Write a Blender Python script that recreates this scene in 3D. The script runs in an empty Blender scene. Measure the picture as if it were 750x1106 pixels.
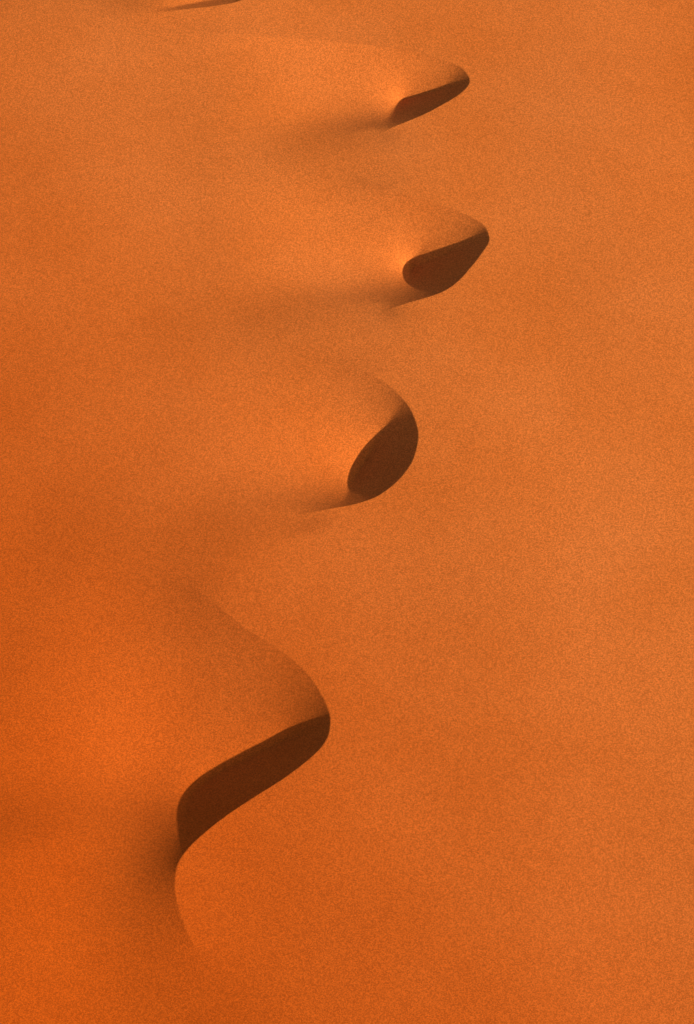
import bpy, math, time
import numpy as np
from mathutils import Vector
t00 = time.time()
scene = bpy.context.scene
scene.view_settings.view_transform = 'Standard'
scene.view_settings.look = 'None'
scene.view_settings.exposure = 0

# ---------------------------------------------------------------- camera
H = 30.6
DEP = math.radians(55.0)
FOV = math.radians(20.0)
CY = -H / math.tan(DEP)
cam_d = bpy.data.cameras.new("camera")
cam = bpy.data.objects.new("camera", cam_d)
scene.collection.objects.link(cam)
cam.location = (0, CY, H)
cam.rotation_euler = (math.pi/2 - DEP, 0, 0)
cam_d.sensor_fit = 'VERTICAL'
cam_d.angle = FOV
cam_d.clip_start = 0.5
cam_d.clip_end = 3000
scene.camera = cam

T = math.tan(FOV/2)
def ground(px, py, z=0.0):
    """image pixels of the traced dune lines, unprojected -> metres on the sand"""
    nx = (np.asarray(px, float)-375)/553*T
    ny = (553-np.asarray(py, float))/553*T
    dy = math.cos(DEP)+ny*math.sin(DEP)
    dz = -math.sin(DEP)+ny*math.cos(DEP)
    t = (H-z)/(-dz)
    return nx*t, CY+dy*t

# ---------------------------------------------------------------- crest line (py, px)
CR = np.array([(-160,150),(-110,190),(-60,225),(-30,255),(-8,266),(2,262),(7,240),(12,190),(17,140),(28,130),(36,240),(44,360),
(52,430),(62,472),(74,500),(88,508),(100,499),(112,480),(125,455),(137,424),(146,400),(168,370),(190,390),(210,440),
(222,480),(234,510),(245,525),(258,529),(272,521),(290,507),(305,493),(317,474),(324,450),(330,425),(345,370),
(362,320),(380,350),(400,395),(410,412),(425,430),(445,445),(470,452),(495,447),(515,434),(530,417),(540,400),
(547,372),(555,320),(565,265),(590,215),(625,205),(650,232),(680,268),(700,300),(715,320),(735,338),(755,350),
(775,357),(790,356),(805,349),(820,334),(840,308),(860,277),(880,247),(900,222),(920,202),(940,191),(960,189),
(985,194),(1010,203),(1030,214),(1060,235),(1100,260),(1150,330),(1250,300)], float)
gx, gy = ground(CR[:,1], CR[:,0])
o = np.argsort(gy); ky, kx = gy[o], gx[o]

def pchip(xk, yk, x):
    h = np.diff(xk); d = np.diff(yk)/h
    m = np.zeros_like(yk)
    for i in range(1, len(xk)-1):
        if d[i-1]*d[i] > 0:
            w1 = 2*h[i]+h[i-1]; w2 = h[i]+2*h[i-1]
            m[i] = (w1+w2)/(w1/d[i-1]+w2/d[i])
    xc = np.clip(x, xk[0], xk[-1])
    i = np.clip(np.searchsorted(xk, xc)-1, 0, len(h)-1)
    t = (xc-xk[i])/h[i]
    return ((2*t**3-3*t**2+1)*yk[i]+(t**3-2*t**2+t)*h[i]*m[i]
            +(-2*t**3+3*t**2)*yk[i+1]+(t**3-t**2)*h[i]*m[i+1])
# slightly smoothed dense crest table
ty = np.linspace(ky[0], ky[-1], 4000)
tx = pchip(ky, kx, ty)
sig = 0.05/(ty[1]-ty[0]); kr = np.exp(-0.5*(np.arange(-60,61)/sig)**2); kr /= kr.sum()
tx = np.convolve(np.pad(tx, 60, 'edge'), kr, 'valid')
def crest(y): return np.interp(y, ty, tx)
dtx = np.gradient(tx, ty)
def dcrest(y): return np.interp(y, ty, dtx)
seg = np.concatenate([[0], np.cumsum(np.hypot(np.diff(tx), np.diff(ty)))])
ss = np.linspace(0, seg[-1], 1600)
cyq = np.interp(ss, seg, ty); cxq = crest(cyq)

def crest_dist(x, y, lo=-1e9, hi=1e9):
    """distance to the crest (optionally only to the part between lo and hi)"""
    x = np.asarray(x, float).ravel(); y = np.asarray(y, float).ravel()
    out = np.empty(len(x))
    for s0 in range(0, len(x), 4000):
        xs, ys = x[s0:s0+4000], y[s0:s0+4000]
        a = max(np.searchsorted(cyq, max(ys.min()-2.5, lo))-1, 0); b = min(np.searchsorted(cyq, min(ys.max()+2.5, hi))+1, len(cyq))
        d2 = (xs[:,None]-cxq[None,a:b])**2+(ys[:,None]-cyq[None,a:b])**2
        out[s0:s0+4000] = np.sqrt(d2.min(1))
    return out

# ---------------------------------------------------------------- slip faces: toe lines (px, py)
SLIP = 0.54
toes = [
 (SLIP, [(357,772),(330,785),(300,801),(268,817),(244,829),(225,840),(209,854),(200,870),(197,889),(200,906),(207,918)]),
 (SLIP, [(441,426),(430,441),(417,459),(405,478),(393,498),(381,518),(373,535),(367,548)]),
 (SLIP, [(522,241),(500,242),(473,256),(453,271),(443,286),(441,300),(448,310),(460,316),(474,318)]),
 (0.50, [(504,76),(488,74),(464,85),(441,101),(426,116),(420,128),(426,137)]),
 (SLIP, [(262,-5),(238,0),(210,5),(180,11)]),
]
def catmull(P, n=14):
    P = np.array(P, float); P = np.vstack([2*P[0]-P[1], P, 2*P[-1]-P[-2]]); out = []
    for i in range(1, len(P)-2):
        for t in np.arange(n)/n:
            a,b,c,d = P[i-1:i+3]
            out.append(.5*((2*b)+(-a+c)*t+(2*a-5*b+4*c-d)*t*t+(-a+3*b-3*c+d)*t**3))
    out.append(P[-2]); return np.array(out)
polys = []
for sl, tp in toes:
    c = catmull(tp)
    z = np.zeros(len(c))
    xs_, ys_ = ground(c[:,0], c[:,1], 0)
    top = ys_[0]+0.30                      # slip face hangs from the near arm of the crest
    for _ in range(60):
        x, y = ground(c[:,0], c[:,1], z)
        z = 0.4*z+0.6*(-sl*crest_dist(x, y, hi=top)*(xs_ < crest(ys_)))
        bad = x > crest(y)-0.02
        z = np.where(bad, z*0.8, z)
    print("toe", z.min().round(2), int(bad.sum()))
    toe = np.stack([x, y], 1)
    ys = np.linspace(y[-1], y[0], 60)
    back = np.stack([crest(ys)+0.4, ys], 1)
    polys.append((sl, toe, np.vstack([toe, back]), top))

def in_poly(x, y, P):
    r = np.zeros(x.shape, bool); j = len(P)-1
    for i in range(len(P)):
        yi, yj = P[i,1], P[j,1]; xi, xj = P[i,0], P[j,0]
        if yi != yj:
            r ^= ((yi > y) != (yj > y)) & (x < (xj-xi)*(y-yi)/(yj-yi)+xi)
        j = i
    return r

# ---------------------------------------------------------------- hollow floors: stretched-sheet solve
LSC = 2.4
HINF = -0.36
# (px, py, radius m, sag strength)
SAG = [(225,780,1.0,.14),(345,480,1.0,.16),(395,266,1.2,.24),(375,102,1.2,.24),
       (165,850,.7,.2),(350,530,.6,.15),(415,285,.6,.15),(398,112,.6,.15)]
X0, X1, Y0, Y1 = -13.0, 3.2, float(ground(0,1190)[1])-2.5, float(ground(0,-95)[1])+.5
def setup(h):
    gxs = np.arange(X0, X1, h); gys = np.arange(Y0, Y1, h)
    GX, GY = np.meshgrid(gxs, gys)
    phi = GX-crest(GY)
    free = phi < -1e-4
    val = np.zeros(GX.shape); fixed = ~free
    for sl, toe, P, top in polys:
        m = (GX > P[:,0].min()) & (GX < P[:,0].max()) & (GY > P[:,1].min()) & (GY < P[:,1].max()) & free
        ii = np.where(m)
        ip = in_poly(GX[ii], GY[ii], P)
        ii = (ii[0][ip], ii[1][ip])
        if len(ii[0]) == 0: continue
        val[ii] = -sl*crest_dist(GX[ii], GY[ii], hi=top); fixed[ii] = True
    fixed[0,:] = fixed[-1,:] = True; fixed[:,0] = fixed[:,-1] = True
    edge = np.zeros(GX.shape, bool); edge[0,:] = edge[-1,:] = True; edge[:,0] = True
    val[edge & free] = HINF*(1-np.exp(phi[edge & free]/LSC))
    q = np.zeros(GX.shape)
    for px, py, r, s_ in SAG:
        cx, cy = ground(px, py)
        q += s_*np.exp(-((GX-cx)**2+(GY-cy)**2)/r**2)
    return gxs, gys, GX, GY, phi, free, val, fixed, q
def theta(phi, sh, ax):
    nb = np.roll(phi, sh, ax)
    th = np.ones_like(phi)
    m = (phi < 0) & (nb >= 0)
    th[m] = np.clip(phi[m]/(phi[m]-nb[m]), 0.05, 1)
    return th
def bil(gxs, gys, F, x, y):
    h = gxs[1]-gxs[0]
    fx = np.clip((x-gxs[0])/h, 0, len(gxs)-1.001); fy = np.clip((y-gys[0])/h, 0, len(gys)-1.001)
    i = fx.astype(int); j = fy.astype(int); a = fx-i; b = fy-j
    return (F[j,i]*(1-a)*(1-b)+F[j,i+1]*a*(1-b)+F[j+1,i]*(1-a)*b+F[j+1,i+1]*a*b)
prev = None
keep = {}
for h, it in ((0.16, 1500), (0.08, 500), (0.04, 250), (0.02, 80)):
    gxs, gys, GX, GY, phi, free, val, fixed, q = setup(h)
    F = val.copy()
    if prev is not None:
        Fi = bil(*prev, GX, GY); F = np.where(fixed, val, Fi)
    tE, tW = theta(phi, -1, 1), theta(phi, 1, 1)
    tN, tS = theta(phi, -1, 0), theta(phi, 1, 0)
    cE, cW = 2/(tE*(tE+tW)), 2/(tW*(tE+tW)); cN, cS = 2/(tN*(tN+tS)), 2/(tS*(tN+tS))
    den = cE+cW+cN+cS+(h/LSC)**2
    upd = ~fixed
    # neighbour terms across the crest contribute the crest height (0)
    zE = np.where((phi < 0) & (np.roll(phi,-1,1) >= 0), 0.0, 1.0); zW = np.where((phi < 0) & (np.roll(phi,1,1) >= 0), 0.0, 1.0)
    zN = np.where((phi < 0) & (np.roll(phi,-1,0) >= 0), 0.0, 1.0); zS = np.where((phi < 0) & (np.roll(phi,1,0) >= 0), 0.0, 1.0)
    src = HINF*(h/LSC)**2 - q*h*h
    aE, aW, aN, aS = cE*zE, cW*zW, cN*zN, cS*zS
    for _ in range(it):
        S = (aE*np.roll(F,-1,1)+aW*np.roll(F,1,1)+aN*np.roll(F,-1,0)+aS*np.roll(F,1,0)+src)/den
        F = np.where(upd, S, F)
    prev = (gxs, gys, F)
    keep[h] = prev
print("solve", time.time()-t00)
# wind-smoothed copy of the relief, used where the crest dies out
bxs, bys, BF = keep[0.04]
def gblur(F, s):
    n_ = int(3*s)+1; kk = np.exp(-0.5*(np.arange(-n_, n_+1)/s)**2); kk /= kk.sum()
    for ax in (0, 1):
        P = np.pad(F, [(n_, n_) if a == ax else (0, 0) for a in (0, 1)], 'edge')
        out = np.zeros_like(F)
        for i, w_ in enumerate(kk):
            sl_ = [slice(None)]*2; sl_[ax] = slice(i, i+F.shape[ax]); out += w_*P[tuple(sl_)]
        F = out
    return F
BF = gblur(BF, 0.40/0.04)
cxs, cys, CF = keep[0.08]
CF = 0.62*gblur(CF, 1.6/0.08)
# ratio field (height / distance-to-crest) stays smooth across the crest
nrm = np.sqrt(1+dcrest(GY)**2)
phn = -phi/nrm
ok = phn > 0.012
Rt = np.where(ok, F/np.maximum(phn, 0.012), 0.0); W = ok.astype(float)
for _ in range(6):
    s4 = sum(np.roll(Rt*W, s, a) for s, a in ((1,0),(-1,0),(1,1),(-1,1)))
    w4 = sum(np.roll(W, s, a) for s, a in ((1,0),(-1,0),(1,1),(-1,1)))
    fill = (W == 0) & (w4 > 0)
    Rt[fill] = (s4/np.maximum(w4,1e-9))[fill]; W[fill] = 1
def soft(A, n_):
    for _ in range(n_):
        A = (4*A+2*(np.roll(A,1,0)+np.roll(A,-1,0)+np.roll(A,1,1)+np.roll(A,-1,1))
          +np.roll(np.roll(A,1,0),1,1)+np.roll(np.roll(A,1,0),-1,1)+np.roll(np.roll(A,-1,0),1,1)+np.roll(np.roll(A,-1,0),-1,1))/16
    return A
Rt = soft(Rt, 3)
Fs = soft(F, 3)

# ---------------------------------------------------------------- mesh grid
y0 = ground(0, 1180)[1]; y1 = ground(0, -90)[1]
rows_in = ground(np.zeros(1250), np.linspace(1180, -90, 1250))[1]
ext = np.cumsum(0.03*1.12**np.arange(75))
Y = np.concatenate([(y0-ext)[::-1], rows_in, y1+ext])
n = 470
t = np.linspace(-1, 1, 2*n+1)
k = 10.4
U = 0.0065*n/k*np.sinh(k*np.abs(t))*np.sign(t)
U = U*0.55 + t*5.0*0.8
XX = U[None,:] + crest(Y)[:,None]*np.exp(-(U[None,:]/20.0)**2)
YY = np.repeat(Y[:,None], len(U), 1)
phm = np.maximum(-(XX-crest(YY))/np.sqrt(1+dcrest(YY)**2), 0)
inside = (XX > X0+.1) & (YY > Y0+.1) & (YY < Y1-.1) & (U[None,:] < 0)
drop = np.where(U[None,:] < 0, HINF*(1-np.exp((U[None,:])/LSC)), 0)+np.zeros(XX.shape)
ii = np.where(inside)
wf = np.clip((phm[ii]-0.08)/0.15, 0, 1); wf = wf*wf*(3-2*wf)
drop[ii] = bil(gxs, gys, Rt, XX[ii], YY[ii])*phm[ii]*(1-wf)+bil(gxs, gys, Fs, XX[ii], YY[ii])*wf
# exact slip faces
for sl, toe, P, top in polys:
    m = inside & (XX > P[:,0].min()-.2) & (XX < P[:,0].max()) & (YY > P[:,1].min()-.2) & (YY < P[:,1].max()+.2)
    ii = np.where(m)
    x, y = XX[ii], YY[ii]
    ip = in_poly(x, y, P)
    dt = np.full(len(x), 9.0)
    for s0 in range(0, len(x), 20000):
        dt[s0:s0+20000] = np.sqrt(((x[s0:s0+20000,None]-toe[None,:,0])**2+(y[s0:s0+20000,None]-toe[None,:,1])**2).min(1))
    sd_ = np.where(ip, dt, -dt)
    w = np.clip(sd_/0.05, 0, 1); w = w*w*(3-2*w)
    f = -sl*crest_dist(x, y, hi=top)
    drop[ii] = drop[ii]*(1-w)+f*w
# crest dissolves at the left-hand bends
def sst(x): x = np.clip(x, 0, 1); return x*x*(3-2*x)
def field(lst, a=1.2, b=0.85):
    M = np.zeros(XX.shape)
    for px, py, rx, ry, st in lst:
        cx, cy = ground(px, py)
        ax = ground(px+rx, py)[0]-cx; ay = abs(ground(px, py-ry)[1]-ground(px, py+ry)[1])/2
        r = np.sqrt(((XX-cx)/ax)**2+((YY-cy)/ay)**2)
        M = 1-(1-M)*(1-st*sst((a-r)/b))
    return M
M = field([(195,592,115,64,1),(290,562,66,20,1),(325,362,120,46,1),(350,345,100,34,1),(395,335,36,14,1),(368,166,100,38,1),
           (402,146,26,10,.8),(110,28,140,18,1),(220,1090,120,76,1)])
inb = (XX > X0+.2) & (XX < X1-.1) & (YY > Y0+.1) & (YY < Y1-.1) & (M > 0)
ii = np.where(inb)
drop[ii] = drop[ii]*(1-M[ii])+bil(bxs, bys, BF, XX[ii], YY[ii])*M[ii]
# drifted sand banks up in the bends
Mb = field([(10,18,230,60,.5),(345,170,110,42,.62),(310,354,120,48,.62),(195,580,130,66,.56)], 1.45, 1.45)
drop *= 1-Mb
# away from the crest the wind has evened everything out
ev = np.array([(-95,120),(0,150),(40,300),(70,400),(120,400),(200,395),(290,420),(350,380),(480,385),(545,350),(600,265),(650,235),(800,185),(900,170),(1000,170),(1190,180)], float)
ex, ey = ground(ev[:,1], ev[:,0]); oo = np.argsort(ey)
E = np.interp(YY, ey[oo], ex[oo])
kr2 = np.exp(-0.5*(np.arange(-60,61)/22.)**2); kr2 /= kr2.sum()
Ec = np.convolve(np.pad(E[:,0], 60, 'edge'), kr2, 'valid')
Wl = sst((Ec[:,None]-XX)/2.3)
inb = (XX > X0+.2) & (XX < X1-.1) & (YY > Y0+.1) & (YY < Y1-.1) & (Wl > 0)
ii = np.where(inb)
cfv = bil(cxs, cys, CF, XX[ii], YY[ii])*(1-0.45*Mb[ii])
drop[ii] = drop[ii]*(1-Wl[ii])+cfv*Wl[ii]
print("mesh", time.time()-t00, drop.min())

def und(lx, ly, ph, amp, rot=0):
    c, s = math.cos(rot), math.sin(rot)
    return amp*np.sin((XX*c+YY*s)/lx*2*math.pi+ph)*np.cos((-XX*s+YY*c)/ly*2*math.pi+ph*1.7)
base = und(9, 13, 0.6, 0.025, 0.4)+und(5.3, 7.1, 2.0, 0.010, 1.1)+und(3.1, 4.4, 4.0, 0.005, 0.7)
far = np.clip(np.hypot(XX, YY)/60-0.4, 0, 1)
base += far*(und(70, 90, 1.0, 2.0, .3)+und(31, 44, 2.0, .8, 1.3))
def swell(px, py, ax, ay, rot, A_):
    cx, cy = ground(px, py)
    c, s = math.cos(rot), math.sin(rot)
    dx, dy = XX-cx, YY-cy
    return A_*np.exp(-((dx*c+dy*s)/ax)**2-((-dx*s+dy*c)/ay)**2)
# long gentle bank: steeper on its far side, easing off slowly towards the near side
cx_, cy_ = ground(20, 925)
c_, s_2 = math.cos(.22), math.sin(.22)
u_ = (XX-cx_)*c_+(YY-cy_)*s_2; v_ = -(XX-cx_)*s_2+(YY-cy_)*c_
base += 0.15*np.exp(-(u_/2.3)**2)*np.exp(-(v_/np.where(v_ > 0, 0.75, 2.2))**2)
Z = base+drop

V = np.stack([XX, YY, Z], -1).reshape(-1, 3).astype(np.float32)
R, Cn = XX.shape
idx = np.arange(R*Cn).reshape(R, Cn)
Q = np.stack([idx[:-1,:-1], idx[:-1,1:], idx[1:,1:], idx[1:,:-1]], -1).reshape(-1, 4)
me = bpy.data.meshes.new("sand_ground")
me.vertices.add(len(V)); me.vertices.foreach_set("co", V.ravel())
me.loops.add(Q.size); me.loops.foreach_set("vertex_index", Q.ravel().astype(np.int32))
me.polygons.add(len(Q))
me.polygons.foreach_set("loop_start", (np.arange(len(Q))*4).astype(np.int32))
me.polygons.foreach_set("loop_total", np.full(len(Q), 4, np.int32))
me.polygons.foreach_set("use_smooth", np.ones(len(Q), bool))
me.update(); me.validate()
g = bpy.data.objects.new("sand_ground", me)
scene.collection.objects.link(g)
g["kind"] = "structure"
g["label"] = "orange desert sand with a sinuous sharp-edged dune crest"
g["category"] = "sand dune"

# ---------------------------------------------------------------- sand material
mat = bpy.data.materials.new("sand"); mat.use_nodes = True
nt = mat.node_tree; N = nt.nodes; L = nt.links
bsdf = N["Principled BSDF"]
bsdf.inputs["Roughness"].default_value = 0.9
bsdf.inputs["Specular IOR Level"].default_value = 0.10
tc = N.new("ShaderNodeTexCoord")
def noise(scale, detail=2, rough=.5):
    nn = N.new("ShaderNodeTexNoise"); nn.inputs["Scale"].default_value = scale
    nn.inputs["Detail"].default_value = detail; nn.inputs["Roughness"].default_value = rough
    L.new(tc.outputs["Object"], nn.inputs["Vector"]); return nn
def ramp(src, p0, c0, p1, c1):
    r = N.new("ShaderNodeValToRGB"); e = r.color_ramp.elements
    e[0].position = p0; e[0].color = (*c0, 1); e[1].position = p1; e[1].color = (*c1, 1)
    L.new(src, r.inputs["Fac"]); return r
def mix(a, b, fac, mode='MIX'):
    m = N.new("ShaderNodeMix"); m.data_type = 'RGBA'; m.blend_type = mode
    if hasattr(fac, 'default_value'): L.new(fac, m.inputs["Factor"])
    else: m.inputs["Factor"].default_value = fac
    L.new(a, m.inputs["A"]); L.new(b, m.inputs["B"]); return m.outputs["Result"]
vor = N.new("ShaderNodeTexVoronoi"); vor.inputs["Scale"].default_value = 92
L.new(tc.outputs["Object"], vor.inputs["Vector"])
sc = N.new("ShaderNodeSeparateColor"); L.new(vor.outputs["Color"], sc.inputs[0])
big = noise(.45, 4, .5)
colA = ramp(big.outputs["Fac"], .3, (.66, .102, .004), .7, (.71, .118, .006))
colB = ramp(big.outputs["Fac"], .3, (.77, .180, .024), .7, (.84, .216, .038))  # broad pale patches: haze painted into the lighter sand colour
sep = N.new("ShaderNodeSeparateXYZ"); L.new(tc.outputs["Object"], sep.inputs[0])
# distance haze painted into the sand colour: paler far off, redder to the left
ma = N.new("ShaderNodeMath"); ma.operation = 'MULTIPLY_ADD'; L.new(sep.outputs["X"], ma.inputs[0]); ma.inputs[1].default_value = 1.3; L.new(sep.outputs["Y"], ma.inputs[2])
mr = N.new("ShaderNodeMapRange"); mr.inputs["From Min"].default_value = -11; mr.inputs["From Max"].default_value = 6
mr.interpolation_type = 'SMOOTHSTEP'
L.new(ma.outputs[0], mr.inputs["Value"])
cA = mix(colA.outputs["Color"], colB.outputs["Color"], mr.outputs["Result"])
gr = ramp(sc.outputs[0], .0, (.70, .66, .62), 1, (1.19, 1.24, 1.30))
mid = noise(5, 3, .5)
md = ramp(mid.outputs["Fac"], .3, (.985, .98, .975), .7, (1.015, 1.02, 1.025))
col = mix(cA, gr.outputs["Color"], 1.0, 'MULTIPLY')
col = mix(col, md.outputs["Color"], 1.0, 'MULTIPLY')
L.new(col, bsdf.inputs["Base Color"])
bm = N.new("ShaderNodeBump"); bm.inputs["Strength"].default_value = 0.42; bm.inputs["Distance"].default_value = 0.009
L.new(sc.outputs[1], bm.inputs["Height"])
L.new(bm.outputs["Normal"], bsdf.inputs["Normal"])
me.materials.append(mat)

# ---------------------------------------------------------------- light
EL = 23.0; AZ = -24.0       # direction towards the sun, degrees from +x
s = Vector((math.cos(math.radians(AZ))*math.cos(math.radians(EL)), math.sin(math.radians(AZ))*math.cos(math.radians(EL)), math.sin(math.radians(EL))))
sd = bpy.data.lights.new("sun", 'SUN'); sd.energy = 5.0; sd.angle = math.radians(.8); sd.color = (1, .93, .82)
so = bpy.data.objects.new("sun", sd); scene.collection.objects.link(so)
so.rotation_euler = s.to_track_quat('Z', 'Y').to_euler()
w = bpy.data.worlds.new("World"); scene.world = w; w.use_nodes = True
wn = w.node_tree
sky = wn.nodes.new("ShaderNodeTexSky"); sky.sky_type = 'NISHITA'; sky.sun_disc = False
sky.sun_elevation = math.radians(EL); sky.sun_rotation = math.radians(90-AZ)
sky.dust_density = 3
bg = wn.nodes["Background"]; bg.inputs["Strength"].default_value = 0.085
wn.links.new(sky.outputs["Color"], bg.inputs["Color"])
